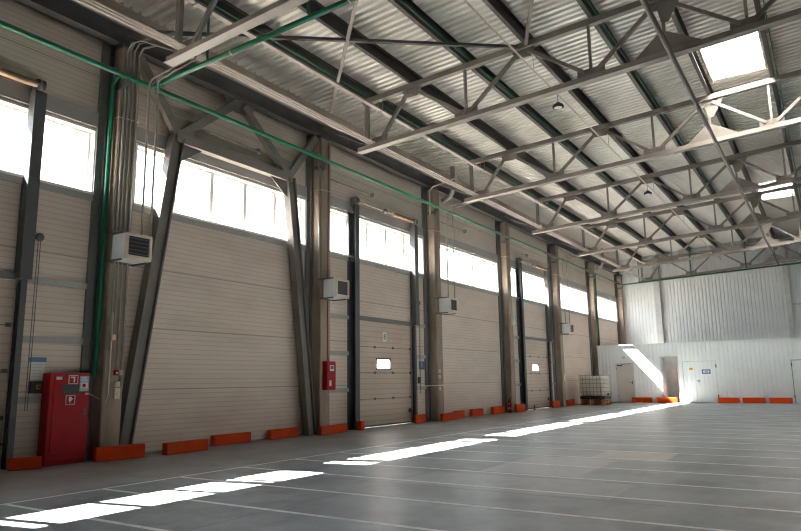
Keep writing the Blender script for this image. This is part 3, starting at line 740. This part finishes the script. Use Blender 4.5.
# fire extinguisher
t = thing('fire_extinguisher', 'red fire extinguisher standing beside the fourth concrete column', 'fire extinguisher', (-10.98, 24.98, 0))
q = MB(); q.lathe([(.07, 0), (.085, .01), (.085, .40), (.07, .46), (.03, .50)], (-10.98, 24.98, 0), (0,0,1), 18); q.build('cylinder_body', 'red', t)
q = MB(); q.box(-10.915, -10.892, 24.95, 25.0, .14, .20); q.box(-11.01, -10.95, 24.892, 24.9, .14, .22); q.box(-11.01, -10.95, 24.892, 24.9, .33, .36); q.build('label', 'paper', t)
q = MB(); q.tube((-10.98, 24.98, .50), (-10.98, 24.98, .56), .02, 10); q.bar((-10.98, 24.98, .56), (-10.85, 24.98, .60), .025, .02); q.bar((-10.98, 24.98, .54), (-10.87, 24.98, .53), .025, .015); q.build('valve_lever', 'black', t)
q = MB(); q.pipe([(-10.98, 24.96, .53), (-10.98, 24.88, .50), (-10.98, 24.86, .35), (-10.98, 24.87, .18)], .012, 7); q.build('hose', 'black', t)
q = MB(); q.lathe([(.05, 0), (.05, .02), (.035, .05), (.03, .14), (.018, .18), (.015, .22)], (-11.0, 27.62, 0), (0,0,1), 14)
single(q, 'floor_stop', 'red', 'small dark red stub standing on floor before the far sectional door', 'door stop', (-11.0, 27.62, 0))

# ------------------------------------------------------------------ orange kerb blocks
BL = [((-10.98, 5.68), (-10.80, 6.12), .19, .08, 'short orange block at the foot of the first door post'),
      ((-10.80, 7.05), (-10.71, 7.97), .24, .10, 'orange block against the foot of the cabinet column'),
      ((-10.56, 8.33), (-10.63, 9.37), .22, .14, 'orange block just past the leaning brace leg'),
      ((-11.10, 9.94), (-11.11, 11.02), .22, .13, 'orange block at the middle of the braced bay'),
      ((-11.12, 11.66), (-11.11, 12.60), .22, .13, 'orange block before the second leaning brace leg'),
      ((-10.80, 13.10), (-10.95, 14.35), .22, .10, 'orange block under the red fire hose box'),
      ((-10.89, 14.88), (-10.89, 15.04), .24, .16, 'short orange block seen end-on at the numbered door post'),
      ((-11.00, 17.89), (-10.98, 18.46), .26, .07, 'short orange block under the blue bay sign'),
      ((-10.70, 19.06), (-10.84, 20.35), .24, .10, 'long orange block against the third column'),
      ((-10.98, 20.45), (-11.08, 21.30), .26, .12, 'orange block continuing the long one past the third column'),
      ((-11.08, 21.90), (-11.08, 22.80), .26, .13, 'single orange block midway between third and fourth columns'),
      ((-11.08, 23.70), (-11.08, 24.70), .28, .13, 'orange block beside the red fire extinguisher'),
      ((-10.80, 25.28), (-10.70, 25.92), .32, .10, 'orange block against the fourth column'),
      ((-10.93, 29.75), (-10.95, 30.65), .30, .10, 'orange block at the far side of the far sectional door'),
      ((-10.92, 31.65), (-11.05, 33.10), .30, .12, 'orange block against the column before the tank'),
      ((-9.19, 36.87), (-8.19, 36.87), .27, .17, 'orange block on annex wall beside the plain white door'),
      ((-7.92, 36.87), (-6.95, 36.87), .27, .17, 'orange block lying across the open doorway'),
      ((-5.02, 36.87), (-4.07, 36.87), .27, .17, 'orange block next to the ribbed double door'),
      ((-3.92, 36.87), (-2.94, 36.87), .27, .17, 'middle orange block of three along the ribbed annex wall'),
      ((-2.78, 36.87), (-1.81, 36.87), .27, .17, 'orange block next to the last ribbed door of the annex')]
for (p, q_, h, th, lab) in BL:
    p, q_ = V((*p, 0)), V((*q_, 0)); d = (q_-p); L = d.length; d.normalize(); n = V((-d.y, d.x, 0))
    c = (p+q_)/2 + n*th/2 + V((0, 0, h/2)); R = Matrix((d, n, V((0,0,1)))).transposed()
    b = MB(); b.bevbox(c, V((L, th, h)), R, .012)
    single(b, 'kerb_block', 'orange', lab, 'block', (c.x, c.y, 0), 'orange kerb blocks along the walls')

# ------------------------------------------------------------------ heaters
def make_heater(yc, z, open_):
    t = thing('unit_heater', 'x', 'heater', (-10.66, yc, z), 'unit heaters on the columns')
    x0, x1, y0, y1, z0, z1 = -10.86, -10.42, yc-.27, yc+.27, z, z+.48
    q = MB(); q.box(x0, x1-.04, y0, y1, z0, z1, .02); q.build('casing', 'white', t)
    q = MB(); s = .05
    q.box(x1-.04, x1, y0, y1, z0, z0+s+.03, .008); q.box(x1-.04, x1, y0, y1, z1-s, z1, .008); q.box(x1-.04, x1, y0, y0+s, z0+s, z1-s); q.box(x1-.04, x1, y1-s, y1, z0+s, z1-s); q.build('front_frame', 'cream', t)
    q = MB(); q.box(x1-.04, x1-.035, y0+s, y1-s, z0+s, z1-s); q.build('core', 'glove', t)
    for k in range(5):
        zz = z0 + .11 + k*.07; q = MB(); q.bar((x1-.012, y0+s, zz), (x1-.012, y1-s, zz), .035, .008, (.5, 0, 1)); q.build('louvre', 'steel_dark', t)
    for zz in (z1+.012, z0-.014):
        q = MB(); q.box(-10.95, x1-.08, y0-.05, y0-.02, zz-.015, zz+.015); q.box(-10.95, x1-.08, y1-.06, y1-.03, zz-.015, zz+.015); q.box(-10.95, -10.93, y0-.1, y1, zz-.015, zz+.015); q.build('bracket_arm', 'steel_dark', t)
    return t
H = [(7.41, 3.53, 'white unit heater with louvred front on the cabinet column'), (13.46, 3.43, 'white unit heater on the fire hose column'),
     (19.5, 3.52, 'white unit heater on the third column, fed by two pipes from above'), (31.5, 3.44, 'white unit heater on the column closest to the tank')]
h0 = None
for y, z, l in H:
    t = make_heater(y, z, 0) if h0 is None else copy_tree(h0)
    if h0:
        for ch in [x for x in t.children if x.name.startswith('louvre')]: bpy.data.objects.remove(ch)
    h0 = h0 or t; t.location = (-10.66, y, z); t['label'] = l
def heater_pipe(y, z0, xtop, lab, x=-10.62):
    q = MB(); q.pipe([(x, y, z0), (x, y, 7.05), (x+.04, y, 7.13), (x+.12, y, 7.16), (xtop, y, 7.26), (xtop, y+.02, 7.37)], .02, 8)
    single(q, 'heater_pipe', 'steel', lab, 'pipe', (x, y, z0), 'heater feed pipes')
heater_pipe(7.58, 4.01, -9.52, 'grey feed pipe of the louvred heater, nearer the column'); heater_pipe(7.665, 4.0, -9.42, 'grey feed pipe of the louvred heater, nearer the brace', -10.47)
heater_pipe(19.47, 4.0, -9.42, 'grey feed pipe dropping to the third column heater, nearer the column'); heater_pipe(19.70, 4.0, -9.34, 'grey feed pipe dropping to the third column heater, nearer the window', -10.50)
heater_pipe(31.15, 3.93, -9.42, 'grey feed pipe dropping to the heater closest to the tank, nearer the camera'); heater_pipe(31.75, 3.93, -9.34, 'grey feed pipe dropping to the heater closest to the tank, nearer the tank')

# ------------------------------------------------------------------ pipes
q = MB(); q.tube((-10.85, YN+.1, 7.15), (-10.85, 43.05, 7.15), .05, 12)
t = single(q, 'water_pipe', 'green', 'long green water pipe running along the column fronts', 'pipe', (-10.85, 18, 7.10))
q = MB(); q.pipe([(-10.85, 7.8, 7.15)] + [(x, 7.8, 7.15 + .037*(x+10.85)) for x in (-10.7, 2.6)], .05, 12)
t = thing('sprinkler_main', 'green cross pipe along the first truss, above the fire cabinet', 'pipe', (-10.0, 7.8, 7.15)); q.build('pipe', 'green', t)
for x in (-9.25, -6.78, -3.75):
    zz = 7.15 + .037*(x+10.85)
    q = MB(); q.pipe([(x+.12, 7.8, zz+.03), (x+.02, 7.80, zz+.05), (x, 7.80, zz+.14), (x, 7.80, zp(x)-.02)], .026, 8); q.build('riser', 'green', t)
for x in (-8.6, -5.9):
    zz = 7.15 + .037*(x+10.85); q = MB(); q.lathe([(.054, -.012), (.054, .012)], (x, 7.8, zz), (1, 0, .037), 14); q.build('pipe_clip', 'pipe_light', t)
q = MB(); q.pipe([(-11.10, 7.12, 1.45), (-11.10, 7.12, 1.52), (-11.10, 7.12, 7.0), (-10.98, 7.12, 7.12), (-10.88, 7.12, 7.15)], .045, 10)
single(q, 'riser_pipe', 'green', 'dark green riser beside the cabinet column', 'pipe', (-11.10, 7.12, 1.45))
q = MB(); q.pipe([(-10.895, 37.42, 0), (-10.895, 37.42, 7.0), (-10.87, 37.42, 7.12)], .045, 10)
single(q, 'riser_pipe', 'green', 'green riser on the face of the column behind the tank', 'pipe', (-10.895, 37.42, 0))
t = thing('end_wall_pipe', 'green pipe hanging along the end wall above the annex', 'pipe', (-10.85, 43.02, 7.15))
q = MB(); q.pipe([(-10.85, 42.98, 7.15), (-10.7, 42.98, 7.16), (5, 42.98, 7.16 + .038*15.7)], .045, 10); q.build('pipe', 'green', t)
for x in (-9.75, -6.7, -3.7, -.7):
    zz = 7.16 + .038*(x+10.7); q = MB(); q.tube((x, 42.98, zz), (x, 42.98, zp(x)), .03, 8); q.build('riser', 'green', t)
for x, l in ((-9.49, 'green sprinkler pipe under roof along the truss ends'), (-6.52, 'green sprinkler pipe along the purlin between heating pipes and lamps'), (-3.48, 'green sprinkler pipe along the purlin between lamps and tie tube'), (-.45, 'green sprinkler pipe along the outer skylight edge')):
    q = MB(); q.tube((x, 1, zp(x)+.03), (x, 43.4, zp(x)+.02), .015, 8); single(q, 'sprinkler_pipe', 'green', l, 'pipe', (x, 22, zp(x)), 'sprinkler pipes under the roof')
for x, l in ((-9.49, 'outer heating pipe of the bundle on the truss ends, closest to the door wall'), (-9.41, 'middle heating pipe of the bundle on the truss ends'), (-9.33, 'inner heating pipe of the bundle on the truss ends')):
    q = MB(); z = zbot(x) + .137 + .02; q.tube((x, 1, z), (x, 43.2, z), .02, 8); single(q, 'heating_pipe', 'pipe_light', 'pale ' + l, 'pipe', (x, 22, z-.022), 'bundle of heating pipes')
t = thing('cable_tray', 'pale cable tray hanging above the heating pipes by the eave', 'cable tray', (-9.16, 22, 8.18))
q = MB(); q.box(-9.22, -9.10, 1, 43.2, 8.18, 8.186); q.box(-9.22, -9.214, 1, 43.2, 8.186, 8.23); q.box(-9.106, -9.10, 1, 43.2, 8.186, 8.23); q.build('tray', 'beam_light', t)
for y in TRY:
    q = MB(); q.box(-9.24, -9.22, y-.012, y+.012, 8.16, ztop(-9.24)); q.box(-9.10, -9.08, y-.012, y+.012, 8.16, ztop(-9.1)); q.box(-9.22, -9.10, y-.012, y+.012, 8.16, 8.18); q.build('hanger', 'steel', t)
t = thing('lamp_conduit', 'thin pale conduit carrying the hall lamps under the trusses', 'conduit', (-4.98, 22, 8.15))
q = MB(); q.tube((-4.98, 1, 8.15), (-4.98, 43.2, 8.15), .02, 8); q.build('conduit', 'pipe_light', t)
for y in TRY:
    q = MB(); q.tube((-4.98, y, 8.15), (-4.98, y, ztop(-4.98)), .007, 5); q.build('hanger', 'steel', t)
l0 = None
for y, l in ((14.95, 'round black hall lamp between second and third trusses'), (24.3, 'round black hall lamp just before the fourth truss')):
    if l0 is None:
        t = l0 = thing('hall_lamp', l, 'lamp', (-4.98, y, 7.80), 'hall lamps')
        q = MB(); q.lathe([(.09, .0), (.135, .005), (.14, .04), (.12, .075), (.07, .10), (.05, .13), (.02, .15)], (-4.98, y, 7.80), (0,0,1), 24); q.build('housing', 'black', t)
        q = MB(); q.lathe([(.02, -.006), (.085, -.004), (.105, .004), (.105, .006)], (-4.98, y, 7.80), (0,0,1), 24); q.build('lens', 'lens', t)
        q = MB(); q.pipe([(-4.98, y, 7.94), (-4.98, y, 8.14)], .006, 6); q.build('cord', 'black', t)
    else:
        t = copy_tree(l0); t.location = (-4.98, y, 7.80); t['label'] = l
# gas pipe stubs high on each bay, elbow pipes at column heads
for y, l in ((9.2, 'thin pipe stub high on wall inside the portal brace'), (14.0, 'thin pipe stub high on wall above the numbered door'), (20.1, 'thin pipe stub high on wall after the numbered door bay'), (26.2, 'thin pipe stub high on wall above the far sectional door')):
    q = MB(); q.tube((XW+.07, y-.3, 6.86), (XW+.07, y+1.9, 6.86), .018, 8); q.lathe([(.02, 0), (.07, .01), (.07, .05), (.02, .06)], (XW+.07, y+1.9, 6.86), (0,1,0), 12)
    q.tube((XW, y+.3, 6.86), (XW+.07, y+.3, 6.86), .014, 6); q.tube((XW, y+1.6, 6.86), (XW+.07, y+1.6, 6.86), .014, 6)
    single(q, 'wall_pipe', 'steel', l, 'pipe', (XW+.05, y+.8, 6.84), 'pipe stubs on the upper wall')
for y, l in ((19.78, 'pale elbow pipe at the head of the third column'), (37.8, 'pale elbow pipe at the head of the column behind the tank')):
    q = MB(); q.pipe([(-10.95, y, 7.50), (-10.80, y, 7.52), (-10.62, y, 7.60), (-10.53, y, 7.74), (-10.50, y, 7.9), (-10.50, y, 8.66)], .08, 12)
    single(q, 'rain_pipe', 'beam_light', l, 'pipe', (-10.7, y, 7.45), 'elbow rain pipes')
q = MB(); q.pipe([(-11.05, 19.10, 6.9), (-11.05, 19.10, 7.72), (-10.9, 19.10, 7.85), (-9.9, 19.10, 8.02)], .03, 8)
single(q, 'conduit', 'pipe_light', 'pale bent conduit beside the head of the third column', 'conduit', (-11.05, 19.1, 6.9))

# ------------------------------------------------------------------ liquid tank on pallets
px0, px1, py0, py1 = -10.80, -9.58, 33.2, 34.4
def pallet(z, lab):
    t = thing('pallet', lab, 'pallet', ((px0+px1)/2, (py0+py1)/2, z), 'stacked wooden pallets')
    for k in range(5):
        y = py0 + (py1-py0-.12)*k/4; q = MB(); q.box(px0, px1, y, y+.12, z+.122, z+.144); q.build('deck_board', 'wood', t)
    for x in (px0, (px0+px1)/2-.07, px1-.14):
        q = MB(); q.box(x, x+.14, py0, py1, z, z+.022); q.build('skid_board', 'wood', t)
        q = MB(); q.box(x, x+.14, py0, py1, z+.10, z+.122); q.build('stringer_board', 'wood', t)
        for y in (py0, (py0+py1)/2-.07, py1-.14):
            q = MB(); q.box(x, x+.14, y, y+.14, z+.022, z+.10); q.build('spacer_block', 'wood', t)
pallet(0, 'lower brown wooden pallet on the floor under the tank'); pallet(.144, 'upper brown wooden pallet directly beneath the tank')
z0 = .288
t = thing('liquid_tank', 'white plastic liquid tank in a metal cage on two pallets', 'tank', ((px0+px1)/2, (py0+py1)/2, z0))
q = MB(); q.box(px0, px1, py0, py1, z0, z0+.04); 
for x in (px0, (px0+px1)/2-.06, px1-.12): q.box(x, x+.12, py0, py1, z0+.04, z0+.10)
q.box(px0, px1, py0, py1, z0+.10, z0+.13); q.build('skid_base', 'black', t)
q = MB(); q.bevbox(V(((px0+px1)/2, (py0+py1)/2, z0+.13+.50)), V((px1-px0-.06, py1-py0-.06, .98)), Matrix.Identity(3), .07); q.build('bottle', 'tank', t)
q = MB(); r = .011; zt = z0+1.17
for k in range(8):
    x = px0 + (px1-px0)*k/7
    q.tube((x, py0, z0+.13), (x, py0, zt), r, 6); q.tube((x, py1, z0+.13), (x, py1, zt), r, 6)
    y = py0 + (py1-py0)*k/7
    q.tube((px0, y, z0+.13), (px0, y, zt), r, 6); q.tube((px1, y, z0+.13), (px1, y, zt), r, 6)
for k in range(6):
    z = z0 + .15 + (zt - z0 - .15)*k/5
    for a, c in (((px0,py0),(px1,py0)), ((px1,py0),(px1,py1)), ((px1,py1),(px0,py1)), ((px0,py1),(px0,py0))): q.tube((*a, z), (*c, z), r, 6)
q.build('cage', 'steel', t)
q = MB(); q.lathe([(.09, 0), (.09, .05), (.07, .06)], ((px0+px1)/2, (py0+py1)/2, z0+1.11), (0,0,1), 16); q.build('filler_cap', 'black', t)
q = MB(); q.tube((px1-.05, py0+.6, z0+.22), (px1+.06, py0+.6, z0+.22), .045, 12); q.build('valve', 'black', t)

# ------------------------------------------------------------------ light, sky, camera
w = bpy.data.worlds.new('World'); S.world = w; w.use_nodes = True
nt = w.node_tree; bg = nt.nodes['Background']
tc = N(nt, 'ShaderNodeTexCoord'); sp = N(nt, 'ShaderNodeSeparateXYZ'); nt.links.new(tc.outputs['Generated'], sp.inputs[0])
nt.links.new(mixc(nt, ramp(nt, sp.outputs[2], 0, .8), (.90, .95, 1.0), (.62, .80, 1.0)), bg.inputs['Color'])
bg.inputs['Strength'].default_value = 4.5
sun = bpy.data.lights.new('sun', 'SUN'); sun.energy = 130; sun.angle = math.radians(.35); sun.color = (1, .89, .78)
so = bpy.data.objects.new('sun', sun); COL.objects.link(so); so.location = (-30, 10, 40)
so.rotation_euler = V((.85, .155, -1)).to_track_quat('-Z', 'Y').to_euler()
def portal(name, loc, rot, sx, sy):
    l = bpy.data.lights.new(name, 'AREA'); l.shape = 'RECTANGLE'; l.size = sx; l.size_y = sy; l.cycles.is_portal = True
    o = bpy.data.objects.new(name, l); COL.objects.link(o); o.location = loc; o.rotation_euler = rot
for a, c in WR: portal('window_portal', (XR+.24, (a+c)/2, (SILL+HEAD)/2), V((-1,0,0)).to_track_quat('-Z', 'Y').to_euler(), c-a, HEAD-SILL)
yc = (WIN[0][0] + WIN[-1][1]) / 2; yl = WIN[-1][1] - WIN[0][0]
portal('window_portal', (XW-.24, yc, (SILL+HEAD)/2), V((1,0,0)).to_track_quat('-Z', 'Y').to_euler(), yl, HEAD-SILL)
for a, c in SKY: portal('skylight_portal', ((SX[0]+SX[1])/2, (a+c)/2, zdeck(SX[1])+.3), (0,0,0), SX[1]-SX[0], c-a)

cam = bpy.data.cameras.new('camera'); co = bpy.data.objects.new('camera', cam); COL.objects.link(co)
cam.sensor_fit = 'HORIZONTAL'; cam.sensor_width = 36; cam.lens = 663.68/801*36; cam.clip_start = .05; cam.clip_end = 400
R = ((.83988345, -.10433335, -.53264467), (.54259549, .13674156, .82878941), (-.01363571, -.9850971, .17145777))
co.matrix_world = Matrix(((R[0][0], -R[0][1], -R[0][2], 0), (R[1][0], -R[1][1], -R[1][2], 0), (R[2][0], -R[2][1], -R[2][2], 1.3), (0,0,0,1)))
S.camera = co
vs = S.view_settings; vs.view_transform = 'Standard'; vs.look = 'None'; vs.gamma = 1; vs.use_curve_mapping = False; vs.exposure = 1.05
S.cycles.filter_width = 1.2; S.cycles.max_bounces = 12; S.cycles.diffuse_bounces = 8; S.cycles.transparent_max_bounces = 12; S.cycles.sample_clamp_indirect = 8
S.cycles.use_denoising = True
